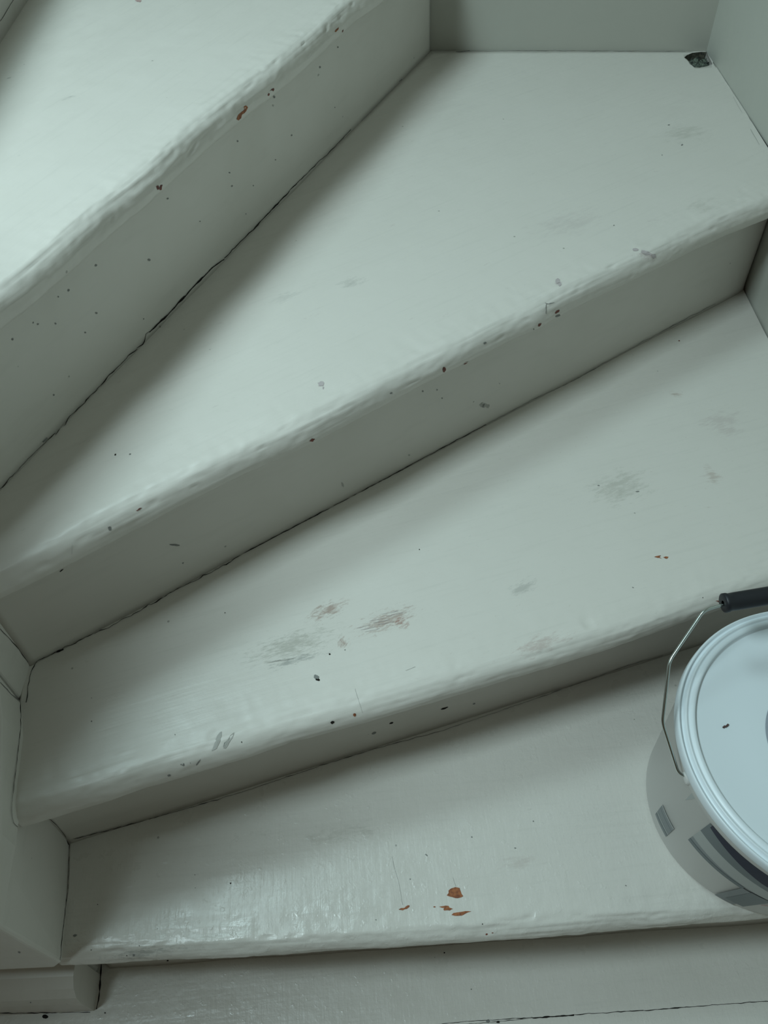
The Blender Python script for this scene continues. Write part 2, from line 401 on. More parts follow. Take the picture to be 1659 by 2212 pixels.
# ------------------------------------------------------------------ broken corner of the second tread
hole_px = [(1478, 124), (1484, 119), (1496, 114), (1514, 112), (1532, 112), (1538, 122), (1541, 134), (1538, 139), (1527, 143), (1512, 146), (1499, 145), (1491, 138), (1485, 129)]
hp = [bp(p, ZB) for p in hole_px]
cv = [(p.x, p.y, ZB-.022) for p in hp]+[(p.x, p.y, ZB+.01) for p in hp]; nh = len(hp)
cf = [tuple(range(nh-1, -1, -1)), tuple(range(nh, 2*nh))]+[(i, (i+1) % nh, nh+(i+1) % nh, nh+i) for i in range(nh)]
cut = link('cutter', cv, cf, [M_CRACK], smooth=False)
bm = bmesh.new(); bm.from_mesh(cut.data); bmesh.ops.recalc_face_normals(bm, faces=bm.faces); bm.to_mesh(cut.data); bm.free()
tB.data.materials.append(noisy('raw_broken_edge', (.10, .095, .07), (.03, .03, .025), 260, .9))
md = tB.modifiers.new('b', 'BOOLEAN'); md.operation = 'DIFFERENCE'; md.object = cut; md.solver = 'EXACT'
for p in cut.data.polygons: p.material_index = 0
dg = bpy.context.evaluated_depsgraph_get(); dg.update()
newme = bpy.data.meshes.new_from_object(tB.evaluated_get(dg)); tB.modifiers.clear()
if len(newme.polygons) > 10000: tB.data = newme
else: print('BOOLEAN FAILED'); newme = tB.data
bpy.data.objects.remove(cut)
clamp(tB)
hx0, hx1, hy0, hy1 = min(p.x for p in hp)-.002, max(p.x for p in hp)+.002, min(p.y for p in hp)-.002, max(p.y for p in hp)+.002
for p in newme.polygons:
    c_ = p.center
    if hx0 < c_.x < hx1 and hy0 < c_.y < hy1 and ZB-.024 < c_.z < ZB-.0012: p.material_index = len(newme.materials)-1
v = []; f = []; G = 40
x0, x1 = min(p.x for p in hp)-.001, max(p.x for p in hp)+.001; y0, y1 = min(p.y for p in hp)-.001, max(p.y for p in hp)+.001
for i in range(G):
    for j in range(G):
        x = x0+(x1-x0)*i/(G-1); y = y0+(y1-y0)*j/(G-1)
        zz = ZB-.011+noise.noise(Vector((x*140, y*140, 3)))*.007+noise.noise(Vector((x*420, y*420, 1)))*.004
        v.append((x, y, min(zz, ZB-.001)))
for i in range(G-1):
    for j in range(G-1): a = i*G+j; f.append((a, a+1, a+G+1, a+G))
rub = link('broken_plaster_rubble', v, f, [noisy('grey_green_rubble', (.16, .19, .15), (.02, .024, .022), 190, .9, .6)], tB, smooth=False)
bpy.context.view_layer.update(); clamp(rub, .0008)
rub['label'] = 'grey-green rubble in the broken corner hole'

# ------------------------------------------------------------------ marks laid on the surfaces
bpy.context.view_layer.update()
class Surf:
    def __init__(s, objs):
        s.o = objs; s.t = []
        for o in objs:
            mw = o.matrix_world; s.t.append(BVHTree.FromPolygons([mw @ v.co for v in o.data.vertices], [tuple(p.vertices) for p in o.data.polygons]))
    def hit(s, p):
        r = ray(p); best = None
        for t, o in zip(s.t, s.o):
            h = t.ray_cast(CAM, r)
            if h[0] is not None and (best is None or h[3] < best[3]): best = (h[0], h[1], o, h[3])
        return best
S = Surf([tA, tB, tC, tD, rA, rB, rC, rD, newel, string, plinth, floor, wall_back, wall_right, rZ])
marks = {}                              # owner -> list of (verts, faces, material)
def put(p, lift=.00025):
    h = S.hit(p)
    if h is None: return None, None
    n = h[1] if h[1].dot(ray(p)) < 0 else -h[1]
    return h[0]+n*lift-ray(p)*lift, h[2]
def stamp(px, mat, lift=.00022, owner=None):
    c = (sum(p[0] for p in px)/len(px), sum(p[1] for p in px)/len(px))
    pts = []
    for k in range(len(px)):             # rough outline: add jittered mid points
        a, b = px[k], px[(k+1) % len(px)]; pts.append(a)
        ln = math.hypot(b[0]-a[0], b[1]-a[1])
        if ln > 4: pts.append(((a[0]+b[0])/2+random.uniform(-.08, .08)*ln, (a[1]+b[1])/2+random.uniform(-.08, .08)*ln))
    v = []; own = None
    for p in [c]+pts:
        q, o = put(p, lift)
        if q is None: return
        own = own or o; v.append(q)
    n = len(pts); f = [(0, 1+i, 1+(i+1) % n) for i in range(n)]
    marks.setdefault((owner or own).name, []).append((v, f, mat))
def ribbon(px, width, mat, wob=1.2, gaps=0.0, step=6, lift=.00035, seed=0, owner=None):
    pl = resample([(p[0], p[1], 0) for p in px], max(3, int(sum(math.dist(a, b) for a, b in zip(px, px[1:]))/step)))
    run_ = []; segs = []
    for i, p in enumerate(pl):
        a, b = pl[max(i-1, 0)], pl[min(i+1, len(pl)-1)]; tg = (b-a).normalized(); nn = Vector((-tg.y, tg.x, 0))
        c = p+nn*noise.noise(Vector((i*.31, seed, 0)))*wob*1.6+nn*noise.noise(Vector((i*.9, seed+3, 0)))*wob*.8
        wv = width*.75*(.5+.9*abs(noise.noise(Vector((i*.22, seed+8, 1))))*2)
        if gaps and noise.noise(Vector((i*.13, seed+20, 2))) > 1-gaps*1.6: 
            if len(run_) > 1: segs.append(run_)
            run_ = []; continue
        run_.append((c+nn*wv/2, c-nn*wv/2))
    if len(run_) > 1: segs.append(run_)
    for sg in segs:
        v = []; own = None; ok = True
        for a, b in sg:
            q1, o1 = put(a, lift); q2, o2 = put(b, lift)
            if q1 is None or q2 is None or (q1-q2).length > .02: ok = False; break
            own = own or o1; v += [q1, q2]
        if not ok: continue
        f = [(2*i, 2*i+1, 2*i+3, 2*i+2) for i in range(len(sg)-1)]
        marks.setdefault((owner or own).name, []).append((v, f, mat))
def blob(x, y, r, mat, e=1.0, turn=0.0, n=9):
    pts = []
    for k in range(n):
        a = 2*math.pi*k/n; rr = r*random.uniform(.7, 1.2)
        dx, dy = rr*math.cos(a)*e, rr*math.sin(a)
        pts.append((x+dx*math.cos(turn)-dy*math.sin(turn), y+dx*math.sin(turn)+dy*math.cos(turn)))
    stamp(pts, mat)
def zz(ox, oy, s, pts): return [(ox+x/s, oy+y/s) for x, y in pts]
# bare orange and red patches
k3 = (400, 100, 4.1475)
stamp(zz(*k3, [(460, 655), (478, 665), (500, 645), (508, 612), (545, 582), (562, 545), (545, 532), (527, 540), (536, 556), (500, 590), (474, 615)]), M_CHIP)
stamp(zz(*k3, [(757, 400), (775, 382), (795, 374), (797, 388), (788, 404), (778, 394)]), M_RED)
stamp(zz(*k3, [(738, 440), (748, 418), (757, 424), (748, 445)]), M_RED)
stamp([(337, 403), (342, 400), (344, 408), (340, 410)], M_RED); stamp([(346, 400), (351, 399), (349, 410), (345, 411)], M_RED)
stamp(zz(700, 0, 4.1475, [(95, 285), (105, 265), (132, 245), (125, 268), (105, 288)]), M_CHIP); stamp(zz(700, 0, 4.1475, [(160, 290), (165, 270), (175, 265), (168, 288)]), M_RED)
k5 = (800, 1750, 4.1475)
stamp(zz(*k5, [(684, 765), (700, 745), (700, 722), (728, 700), (760, 690), (800, 698), (810, 730), (832, 770), (800, 785), (760, 788), (715, 775)]), M_CHIP)
stamp(zz(*k5, [(253, 888), (275, 878), (305, 878), (330, 855), (350, 852), (350, 866), (325, 885), (290, 898), (258, 893)]), M_CHIP)
stamp(zz(*k5, [(615, 866), (650, 860), (700, 858), (708, 874), (740, 886), (712, 900), (660, 900), (655, 884), (668, 874)]), M_CHIP)
stamp(zz(*k5, [(727, 940), (745, 922), (790, 915), (850, 905), (905, 907), (850, 928), (820, 945), (760, 948)]), M_CHIP)
stamp(zz(*k5, [(562, 868), (572, 860), (588, 866), (575, 873)]), M_CHIP)
k6 = (900, 600, 4.1475)
stamp(zz(*k6, [(232, 818), (240, 798), (258, 805), (262, 826), (245, 848), (234, 840)]), M_RED)
stamp(zz(*k6, [(420, 778), (430, 760), (462, 750), (450, 764)]), M_RED)
stamp(zz(*k6, [(1087, 435), (1092, 412), (1118, 406), (1112, 424), (1098, 437)]), M_RED)
stamp(zz(*k6, [(1236, 318), (1252, 296), (1280, 286), (1272, 308), (1248, 322)]), M_RED)
stamp([(668, 953), (674, 947), (681, 948), (676, 954)], M_RED)
stamp([(294, 1103), (300, 1098), (307, 1097), (301, 1101), (295, 1104)], M_RED)
stamp(zz(550, 1250, 4.1475, [(882, 1215), (890, 1205), (905, 1207), (908, 1224), (896, 1236), (884, 1228)]), M_CHIP)
stamp([(1413, 1203), (1420, 1201), (1428, 1200), (1424, 1203), (1430, 1207), (1420, 1205)], M_CHIP); stamp([(1432, 1204), (1438, 1202), (1444, 1203), (1441, 1207), (1436, 1206)], M_CHIP)
stamp([(1545, 1298), (1551, 1297), (1557, 1300), (1552, 1301)], M_RED)
stamp([(291, 1), (298, 0), (306, 1), (303, 5), (296, 4)], plain('rosy_primer', (.42, .28, .27), .6))
# dark scuffs
for (x, y, r, e, t_, m) in [(237, 1141, 5.5, .7, 0, M_GREY), (683, 1462, 4.5, 1.7, .5, M_GREY), (686, 1468, 3, 1.8, .4, M_CRACK), (718, 1560, 4, 1.2, -.4, M_CRACK), (712, 1413, 2.2, 1, 0, M_CRACK), (745, 1404, 1.4, 1, 0, M_GREY),
        (845, 1562, 1.6, 3, -.35, M_CRACK), (960, 1530, 1.8, 4.5, -.3, M_CRACK), (1019, 830+978, 2, .8, 0, M_GREY), (1024, 1520, 1.5, 2, -.3, M_GREY), (807, 1584, 2.2, 2.6, -.4, M_GREY),
        (396, 1652, 3.5, .7, .3, M_GREY), (391, 1651, 2.2, .6, .4, M_GREY), (411, 1648, 1.3, .4, 0, M_GREY), (428, 1647, 1.4, 7, -.95, M_GREY), (522, 1603, 1.8, .7, .3, M_CRACK), (365, 1675, 2.4, 1.5, -.2, M_GREY),
        (322, 561, 3, 1, 0, M_GREY), (207, 573, 2.6, 1, 0, M_GREY), (148, 627, 2.8, .8, .3, M_GREY), (126, 641, 2, .7, .2, M_GREY), (120, 699, 2.2, .9, 0, M_GREY), (208, 676, 2.4, 1, 0, M_GREY), (72, 697, 2.4, .5, .2, M_GREY), (82, 700, 2, 1, 0, M_GREY), (27, 733, 3.4, .6, .2, M_GREY), (184, 718, 2.2, 1, 0, M_GREY),
        (362, 429, 2.2, 1, 0, M_GREY), (592, 209, 3.4, .8, .2, M_GREY), (590, 228, 2.2, .7, 0, M_SOFT), (630, 292, 2.4, .8, .3, M_GREY), (513, 305, 2, 1, 0, M_GREY), (595, 345, 1.6, 1, 0, M_GREY), (496, 373, 1.8, 1, 0, M_GREY), (501, 402, 2.4, .8, .3, M_GREY), (547, 401, 1.4, 1, 0, M_GREY), (531, 462, 1.8, .7, 0, M_GREY), (432, 478, 1.6, 1, 0, M_GREY), (691, 145, 2.4, .8, .2, M_GREY), (688, 162, 3, .6, .6, M_SOFT), (730, 102, 2.2, .7, .3, M_GREY), (723, 232, 1.4, 1, 0, M_GREY), (894, 125, 1.4, .4, 0, M_GREY), (116, 853, 2.4, .8, .5, M_GREY), (149, 813, 2.0, .8, 0, M_SOFT), (310, 689, 1.8, .8, 0, M_GREY),
        (249, 982, 1.8, 1.3, -.5, M_CRACK), (281, 981, 1.4, 2, -.4, M_GREY), (133, 1232, 1.3, 5, -.65, M_CRACK), (395, 1216, 1.6, 1.6, -.4, M_GREY), (486, 1324, 1.3, 1, 0, M_CRACK), (198, 1558, 1.8, 1, 0, M_GREY), (198, 1508, 1.2, 1, 0, M_GREY), (378, 1587, 1.5, .7, 0, M_GREY), (330, 1593, .01, 1, 0, M_GREY),
        (955, 860, 1.6, 1, 0, M_GREY), (944, 842, 1.8, 1, 0, M_GREY), (913, 845, 2.0, 1, 0, M_GREY), (1079, 828, 1.6, 1, 0, M_SOFT), (884, 983, 2.2, 1.2, 0, M_SOFT), (740, 1047, 2.2, 2.4, 1.2, M_SOFT), (378, 1177, 2.2, 5.5, .05, M_GREY), (1047, 741, 2.5, 1.6, -.5, M_GREY), (1153, 711, 1.8, .6, 0, M_GREY), (845, 849, 1.6, 2, -.4, M_GREY), (1326, 487, 1.3, 1, 0, M_GREY), (1473, 313, 1.4, 2.2, -.4, M_GREY), (1430, 335, 1.2, 1, 0, M_GREY), (1445, 270, 1.0, 3, -.1, M_GREY),
        (1293, 1049, 1.3, 2.2, .1, M_GREY), (1377, 1062, 1.2, 4, -.1, M_GREY), (1467, 736, 1.6, 1, 0, M_RED), (906, 1187, 1.3, 1, 0, M_CRACK), (1518, 1291, 1.2, .8, .5, M_CRACK), (1367, 1269, 1, 2, .3, M_GREY),
        (1370, 1554, 1.2, 1, 0, M_GREY), (498, 1908, 2.0, .8, .2, M_CRACK), (340, 2006, 1.2, .5, 0, M_CRACK), (211, 1954, 1.4, .8, 0, M_CRACK), (421, 1890, 1.2, .6, 0, M_CRACK), (422, 1918, 1.0, 1, 0, M_GREY), (274, 2064, 1.6, .6, 0, M_CRACK), (289, 2063, 2.6, 1.2, -.5, M_GREY), (301, 2043, 1.6, .8, 0, M_GREY), (197, 2052, 1.3, 1, 0, M_CRACK), (362, 2075, 1.4, 2, 0, M_CRACK),
        (1042, 1996, 1.6, .7, .4, M_CRACK), (1051, 2018, 2.2, 1.2, -.3, M_RED), (1064, 2015, 1.4, 1.4, 0, M_RED), (960, 2058, 1.6, 1, 0, M_CRACK), (939, 2068, 1.2, .4, 0, M_CRACK), (1371, 1985, 1.2, .35, .1, M_GREY), (1152, 1774, 1.6, 1, 0, M_GREY), (1113, 1832, 1.3, 2, 0, M_GREY), (886, 1899, 1.5, 1, 0, M_GREY), (921, 1847, 1.3, 3, .6, M_GREY), (812, 1987, 1.2, 1, 0, M_GREY), (855, 1826, 2.4, .8, 0, M_SOFT), (1352, 1913, 1.2, 2, .3, M_GREY), (98, 2196, 5, 1.6, .05, M_CRACK), (227, 2188, 1.6, 1, 0, M_CRACK), (1018, 2071+66, 1.2, 1, 0, M_CRACK), (66, 2165, 1.6, 1, 0, M_GREY), (42, 2057, 2.4, 1.2, .3, M_GREY), (162, 2021, 3, 1.6, -.2, M_GREY), (130, 1405, 2.4, 4.4, -.40, M_CRACK), (1047, 877, .01, 1, 0, M_GREY)]:
    if r > .5: blob(x, y, r*.95, m, e, t_)
stamp([(457, 1622), (466, 1597), (475, 1582), (479, 1580), (476, 1600), (468, 1617)], M_SOFT)
stamp([(482, 1616), (487, 1603), (498, 1588), (506, 1582), (502, 1594), (494, 1606), (487, 1617)], M_SOFT); stamp([(482, 1614), (484, 1605), (490, 1601), (488, 1608)], M_GREY)
ribbon([(847, 1850), (853, 1880), (862, 1910), (870, 1955)], .8, M_GREY, .6, step=8)
ribbon([(978, 1895), (985, 1915)], .7, M_GREY, .5)
ribbon([(767, 1488), (777, 1522), (783, 1540)], .7, M_GREY, .5)
ribbon([(876, 1449), (897, 1440)], .9, M_GREY, .3)
ribbon([(156, 1176), (155, 1197)], .8, M_GREY, .3)
# cracks in the corners
ribbon([(0, 1056), (60, 992), (100, 953), (120, 935)], 1.6, M_CRACK, 1.6, seed=1)
ribbon([(120, 940), (154, 897), (199, 852), (235, 812), (262, 785), (295, 752)], 2.2, M_CRACK, 2.6, seed=2)
ribbon([(295, 752), (310, 742), (316, 722), (322, 716)], 1.6, M_CRACK, 1.2, seed=3)
ribbon([(322, 718), (362, 680), (420, 617), (460, 577), (484, 560)], 4.2, M_CRACK, .8, seed=4)
ribbon([(484, 558), (545, 497), (593, 447), (625, 412)], 3.0, M_CRACK, 1.2, seed=5)
ribbon([(625, 412), (660, 377), (723, 317), (758, 280)], 1.8, M_CRACK, 1.2, gaps=.2, seed=6)
ribbon([(780, 262), (800, 243), (854, 186)], 1.2, M_SOFT, 1, seed=7); ribbon([(862, 176), (868, 171)], 3, M_GREY, .3)
ribbon([(92, 955), (102, 946)], 7, M_GREY, .8, step=3)
ribbon([(80, 1428), (139, 1400), (189, 1375), (241, 1352), (333, 1302), (374, 1277), (440, 1245), (500, 1212), (530, 1193)], 1.7, M_CRACK, 2.2, seed=8)
ribbon([(530, 1193), (640, 1135), (740, 1083), (840, 1030), (900, 997), (1050, 917)], 2.2, M_CRACK, .9, gaps=.05, seed=9)
ribbon([(1050, 917), (1165, 856), (1237, 824), (1300, 787), (1400, 732), (1512, 673), (1545, 656)], 1.2, M_GREY, 1.3, gaps=.2, seed=10)
ribbon([(160, 1812), (300, 1776), (420, 1742), (520, 1712), (700, 1652), (815, 1616), (950, 1580)], 1.4, M_CRACK, 1.0, gaps=.25, seed=11)
ribbon([(950, 1580), (1150, 1512), (1369, 1433), (1432, 1416)], 1.4, M_GREY, 1.0, gaps=.2, seed=12)
ribbon([(0, 1358), (15, 1374), (40, 1402), (60, 1430)], 1.8, M_CRACK, .8, gaps=.15, seed=13)
ribbon([(0, 1474), (20, 1495), (44, 1518)], 2.4, M_GREY, .8, seed=14)
ribbon([(80, 1428), (68, 1450), (60, 1485), (57, 1518)], 2.6, M_CRACK, 1.6, gaps=.1, seed=15)
ribbon([(44, 1518), (44, 1575), (39, 1620), (31, 1685), (26, 1725), (24, 1750), (29, 1778), (38, 1786)], 1.5, M_CRACK, 1.0, seed=16)
ribbon([(106, 1768), (125, 1784), (139, 1803), (148, 1825)], 1.8, M_CRACK, .8, seed=17)
ribbon([(149, 1850), (147, 1920), (141, 1965), (134, 2020), (130, 2075)], 1.6, M_CRACK, 1.0, seed=18)
ribbon([(219, 2083), (217, 2115), (215, 2145), (212, 2165), (208, 2180)], 3.4, M_CRACK, .8, seed=19)
ribbon([(0, 2188), (60, 2188), (195, 2187)], 1.6, M_CRACK, 1, gaps=.2, seed=20)
ribbon([(128, 2085), (240, 2080), (420, 2072)], 1.0, M_CRACK, .5, gaps=.3, seed=21)
ribbon([(990, 113), (1020, 110), (1200, 109), (1480, 111)], 1.4, M_SOFT, 1.0, gaps=.1, seed=22); ribbon([(985, 112), (1015, 110)], 1.6, M_CRACK, .6)
ribbon([(1584, 209), (1594, 228), (1603, 244)], 1.2, M_SOFT, .5); ribbon([(1621, 279), (1632, 298), (1640, 313)], 1.2, M_GREY, .5, gaps=.2)
ribbon([(0, 46), (18, 18), (33, -8)], 2.0, M_CRACK, .6)
# joint between the landing boards
ribbon([(860, 2222), (1000, 2207), (1150, 2198)], 1.6, M_CRACK, 1.0, seed=23); ribbon([(1000, 2213), (1075, 2207), (1150, 2199)], 1.2, M_CRACK, 1.0, seed=33)
ribbon([(1150, 2199), (1240, 2193)], 5, M_CRACK, .9, seed=24, step=4); ribbon([(1240, 2192), (1360, 2184)], 2.2, M_CRACK, 1.2, seed=25); ribbon([(1360, 2184), (1390, 2183)], 4, M_CRACK, .5, step=4)
ribbon([(1390, 2183), (1480, 2176), (1580, 2168), (1680, 2161)], 2.4, M_CRACK, 1.2, gaps=.08, seed=26)
blob(1054, 2206, 4, M_GREY, 1.3); blob(1076, 2208, 2.5, M_CRACK, 1.5)
# rosy worn patches and dark scrapes on the second tread
M_ROSE = plain('rosy_wear', (.46, .41, .41), .5)
blob(694, 829, 5.5, M_ROSE, 1.3, .2, 12); blob(698, 838, 3, M_ROSE, .6, .2); blob(1205, 607, 6, M_ROSE, .9, 0, 12); blob(1210, 614, 4.5, M_ROSE, .7, .3)
blob(1396, 546, 4, M_ROSE, 3.2, .35, 14); blob(1412, 553, 5, M_ROSE, 1, .6); blob(1372, 539, 3, M_ROSE, 2.2, .1)
ribbon([(1177, 654), (1184, 656), (1197, 654)], 2.2, M_GREY, 1.2, step=3); ribbon([(1181, 656), (1179, 668), (1179, 678)], 2.6, M_GREY, 1.0, step=3)
blob(1205, 682, 2.6, M_GREY, 2.6, -.35)
for k in range(5): ribbon([(578+k*9, 1432-k*1.2), (596+k*10, 1427-k*1.5)], 1.0, M_SOFT, .8, gaps=.2, step=4, seed=60+k)
for k in range(8): ribbon([(770+k*9, 1357-k*5+(k % 3)*9), (800+k*10, 1350-k*5+(k % 3)*9)], .9, M_ROSE, .9, gaps=.25, step=4, seed=80+k)
# soft grey rub on the third riser
for k in range(7): blob(1040+k*2.6, 877+random.uniform(-4, 4), 4-.3*k, M_SOFT, 1.2, .4)
blob(1043, 877, 3.0, M_GREY, 1, 0)
def merge_marks():
    for name, lst in marks.items():
        o = bpy.data.objects[name]; me = o.data; inv = o.matrix_world.inverted()
        bm = bmesh.new(); bm.from_mesh(me)
        for v, f, mat in lst:
            if mat.name not in me.materials: me.materials.append(mat)
            mi = me.materials.find(mat.name)
            bv = [bm.verts.new(inv @ p) for p in v]
            for q in f:
                try: fc = bm.faces.new([bv[i] for i in q]); fc.material_index = mi; fc.smooth = False
                except ValueError: pass
        bm.to_mesh(me); bm.free()
merge_marks()

# ------------------------------------------------------------------ bucket
BC = uv(.4386, .3643); BH = .190; RT, RB_ = .1471, .1172
SK = (uv(.4585, .3468)-BC)/BH             # the soft bucket leans a little
def cen(z): return BC+SK*z
bucket = empty('paint_bucket', (BC.x, BC.y, ZD+.0005))
tag(bucket, 'white plastic paint bucket with lid and wire handle standing on the lowest tread', 'bucket')
def lathe(name, prof, mat, parent, n=160, close=True, label=None):
    v = []; f = []; m = len(prof)
    for i in range(n):
        a = 2*math.pi*i/n
        for r, z in prof: v.append((cen(z).x+r*math.cos(a), cen(z).y+r*math.sin(a), ZD+.0005+z))
    for i in range(n):
        j = (i+1) % n
        for k in range(m-1): f.append((i*m+k, j*m+k, j*m+k+1, i*m+k+1))
    o = link(name, v, f, [mat], parent)
    bm = bmesh.new(); bm.from_mesh(o.data); bmesh.ops.remove_doubles(bm, verts=bm.verts, dist=1e-6); bmesh.ops.recalc_face_normals(bm, faces=bm.faces); bm.to_mesh(o.data); bm.free()
    if label: o['label'] = label
    return o
def plastic(name, col, rough, sss):
    m = plain(name, col, rough); b = m.node_tree.nodes['Principled BSDF']
    b.inputs['Subsurface Weight'].default_value = sss; b.inputs['Subsurface Radius'].default_value = (.01, .01, .01); b.inputs['Subsurface Scale'].default_value = .3
    return m
M_BODY = plastic('bucket_plastic', (0.60, 0.59, 0.57), .32, .0)
M_LID = plastic('lid_plastic', (0.70, 0.76, 0.80), .36, .0)
rb = RB_; slope = (RT-.006-rb)/(BH-.020)
rr = lambda z: rb+slope*z
lathe('bucket_body', [(0, .002), (rb-.006, .002), (rb-.004, 0), (rb-.0012, .0008), (rb, .004), (rr(BH-.03), BH-.03), (rr(BH-.03)+.0012, BH-.028), (rr(BH-.02)+.0005, BH-.012), (rr(BH-.012), BH-.004), (0, BH-.006)], M_BODY, bucket)
lid_prof = [(rr(BH-.01)+.0006, BH-.012), (RT-.0008, BH-.012), (RT, BH-.010), (RT, BH-.002), (RT-.0008, BH), (RT-.0022, BH+.0002), (RT-.0030, BH-.0030), (RT-.0060, BH-.0030),
            (RT-.0068, BH+.0006), (RT-.0080, BH+.0012), (RT-.0092, BH+.0004), (RT-.0100, BH-.0008), (RT-.0112, BH-.0004), (RT-.0128, BH+.0010), (RT-.0155, BH+.0012), (RT-.0166, BH-.0002), (RT-.0176, BH-.0032), (RT-.0190, BH-.0036), (RT-.06, BH-.0030), (0, BH-.0030)]
lid = lathe('lid', lid_prof, M_LID, bucket, label='bluish white snap-on lid with raised rim rings')
def disc(name, r0, r1, z, mat, parent, n=90):
    v = []; f = []
    for i in range(n):
        a = 2*math.pi*i/n
        for r in (r0, r1): v.append((cen(BH).x+r*math.cos(a), cen(BH).y+r*math.sin(a), z))
    for i in range(n): j = (i+1) % n; f.append((2*i, 2*i+1, 2*j+1, 2*j))
    return link(name, v, f, [mat], parent)
dl = disc('printed_emblem', .0, .0665, ZD+.0005+BH-.0026, plain('emblem_grey', (.30, .33, .38), .45), lid); dl['label'] = 'round grey print on the lid'
# label printed on the side, in wrap angle and height
def cone_hit(px):
    r = ray(px); lo = None
    o = CAM
    # solve |xy-BC| = rb+slope*(z-z0)
    z0 = ZD+.0005
    ox, oy = o.x-BC.x-SK.x*(o.z-z0), o.y-BC.y-SK.y*(o.z-z0); rx, ry = r.x-SK.x*r.z, r.y-SK.y*r.z
    k = rb+slope*(o.z-z0); m_ = slope*r.z
    A = rx*rx+ry*ry-m_*m_; B = 2*(ox*rx+oy*ry-k*m_); Cc = ox*ox+oy*oy-k*k
    D = max(B*B-4*A*Cc, 0); ts = sorted([(-B-math.sqrt(D))/(2*A), (-B+math.sqrt(D))/(2*A)])
    t = [t for t in ts if t > 0][0]; p = o+r*t
    c_ = cen(p.z-z0); return math.atan2(p.y-c_.y, p.x-c_.x), p.z-z0
lv, lf, lm, lmats = [], [], [], []
def patch(th0, th1, za, zb, mat, n=24, lift=.0003):
    """za, zb: (height at th0, height at th1)"""
    if mat not in lmats: lmats.append(mat)
    mi = lmats.index(mat)
    b0 = len(lv)
    for i in range(n+1):
        s = i/n; th = th0+(th1-th0)*s
        for z in (za[0]+(za[1]-za[0])*s, zb[0]+(zb[1]-zb[0])*s):
            r = rr(z)+lift; lv.append((cen(z).x+r*math.cos(th), cen(z).y+r*math.sin(th), ZD+.0005+z))
    for i in range(n): a = b0+2*i; lf.append((a, a+1, a+3, a+2)); lm.append(mi)
K2 = (1350, 1600, 5.37)
def ch(x, y): t, z = cone_hit((K2[0]+x/K2[2], K2[1]+y/K2[2])); return (t if t > 0 else t+2*math.pi), z
P_G1, P_G2, P_G3 = plain('print_grey', (.17, .19, .20), .4), plain('print_light_grey', (.36, .38, .37), .4), plain('print_slate', (.095, .12, .13), .4)
P_NAVY, P_RED = plain('print_navy', (.006, .008, .032), .5, 0, .2), plain('print_red', (.42, .12, .13), .4)
t0, zt = ch(440, 735); t0b, zb_ = ch(350, 860); t1, zt1 = ch(565, 1020); t1b, zb1 = ch(485, 1115)
ta, tb = (t0+t0b)/2, (t1+t1b)/2
lo, hi = (zb_+zb1)/2, (zt+zt1)/2
for a, b, m in ((0, .12, P_G1), (.12, .22, P_G3), (.30, .38, P_G1), (.42, .68, P_G1), (.68, .74, P_G3), (.74, .93, P_G1), (.93, 1.0, P_G2)):
    patch(ta, tb, (lo+(hi-lo)*a,)*2, (lo+(hi-lo)*b,)*2, m, 14)
patch(ta, tb, (lo,)*2, (hi,)*2, P_G2, 14, lift=.00015)
tq, zq = ch(700, 690); tq2, zq2 = ch(800, 590); tq3, zq3 = ch(770, 560)
patch(tq, tq+.05, (zq, zq2), (zq3, zq3+.006), P_G2, 8)
tl, zl = ch(755, 1150); tl2, zl2 = ch(1000, 925); te, ze = ch(1340, 1715)
zlo = (zl+ze)/2; th_a = (tl+tl2)/2; ZT = BH-.032
TE = te+.9
patch(th_a, te, (zlo, zlo), (zlo+.008, zlo+.008), P_G3, 30, .0005)
patch(th_a, TE, (zlo+.006, zlo+.010), (zlo+.022, zlo+.020), P_G1, 40, .0003)
patch(th_a, TE, (zlo+.018, zlo-.004), (zlo+.050, zlo+.030), P_G2, 40, .0004)
patch(th_a, TE, (zlo+.046, zlo+.022), (ZT, ZT), P_G3, 40, .00055)
patch(th_a+.02, te, (ZT-.006, zlo+.050), (ZT+.002, ZT+.002), P_NAVY, 40, .0007)
patch(te, TE, (zlo+.050, zlo+.040), (ZT+.002, ZT+.002), P_NAVY, 40, .0007)
print('LABEL', zlo, ZT, th_a, te, lo, hi)
ts0, zs0 = ch(1040, 1780); ts1, zs1 = ch(1230, 1888); ts2, zs2 = ch(1330, 1700)
patch(ts0, ts1+.01, (zs0, zs0), (zlo+.004, zlo+.004), P_G1, 12, .0006)
patch(ts0+.06, ts1+.06, (zs0+.012, zs0+.012), (zlo+.006, zlo+.006), P_G3, 12, .00075)
for k in range(5):
    tr, zr = ch(1575+k*22, 1900+k*3); patch(tr, tr+.010, (zr, zr), (zr+.004, zr+.003), P_RED, 3, .0006)
lb = link('printed_label', lv, lf, lmats, bucket, lm); lb['label'] = 'grey and navy print wrapped round the bucket side'

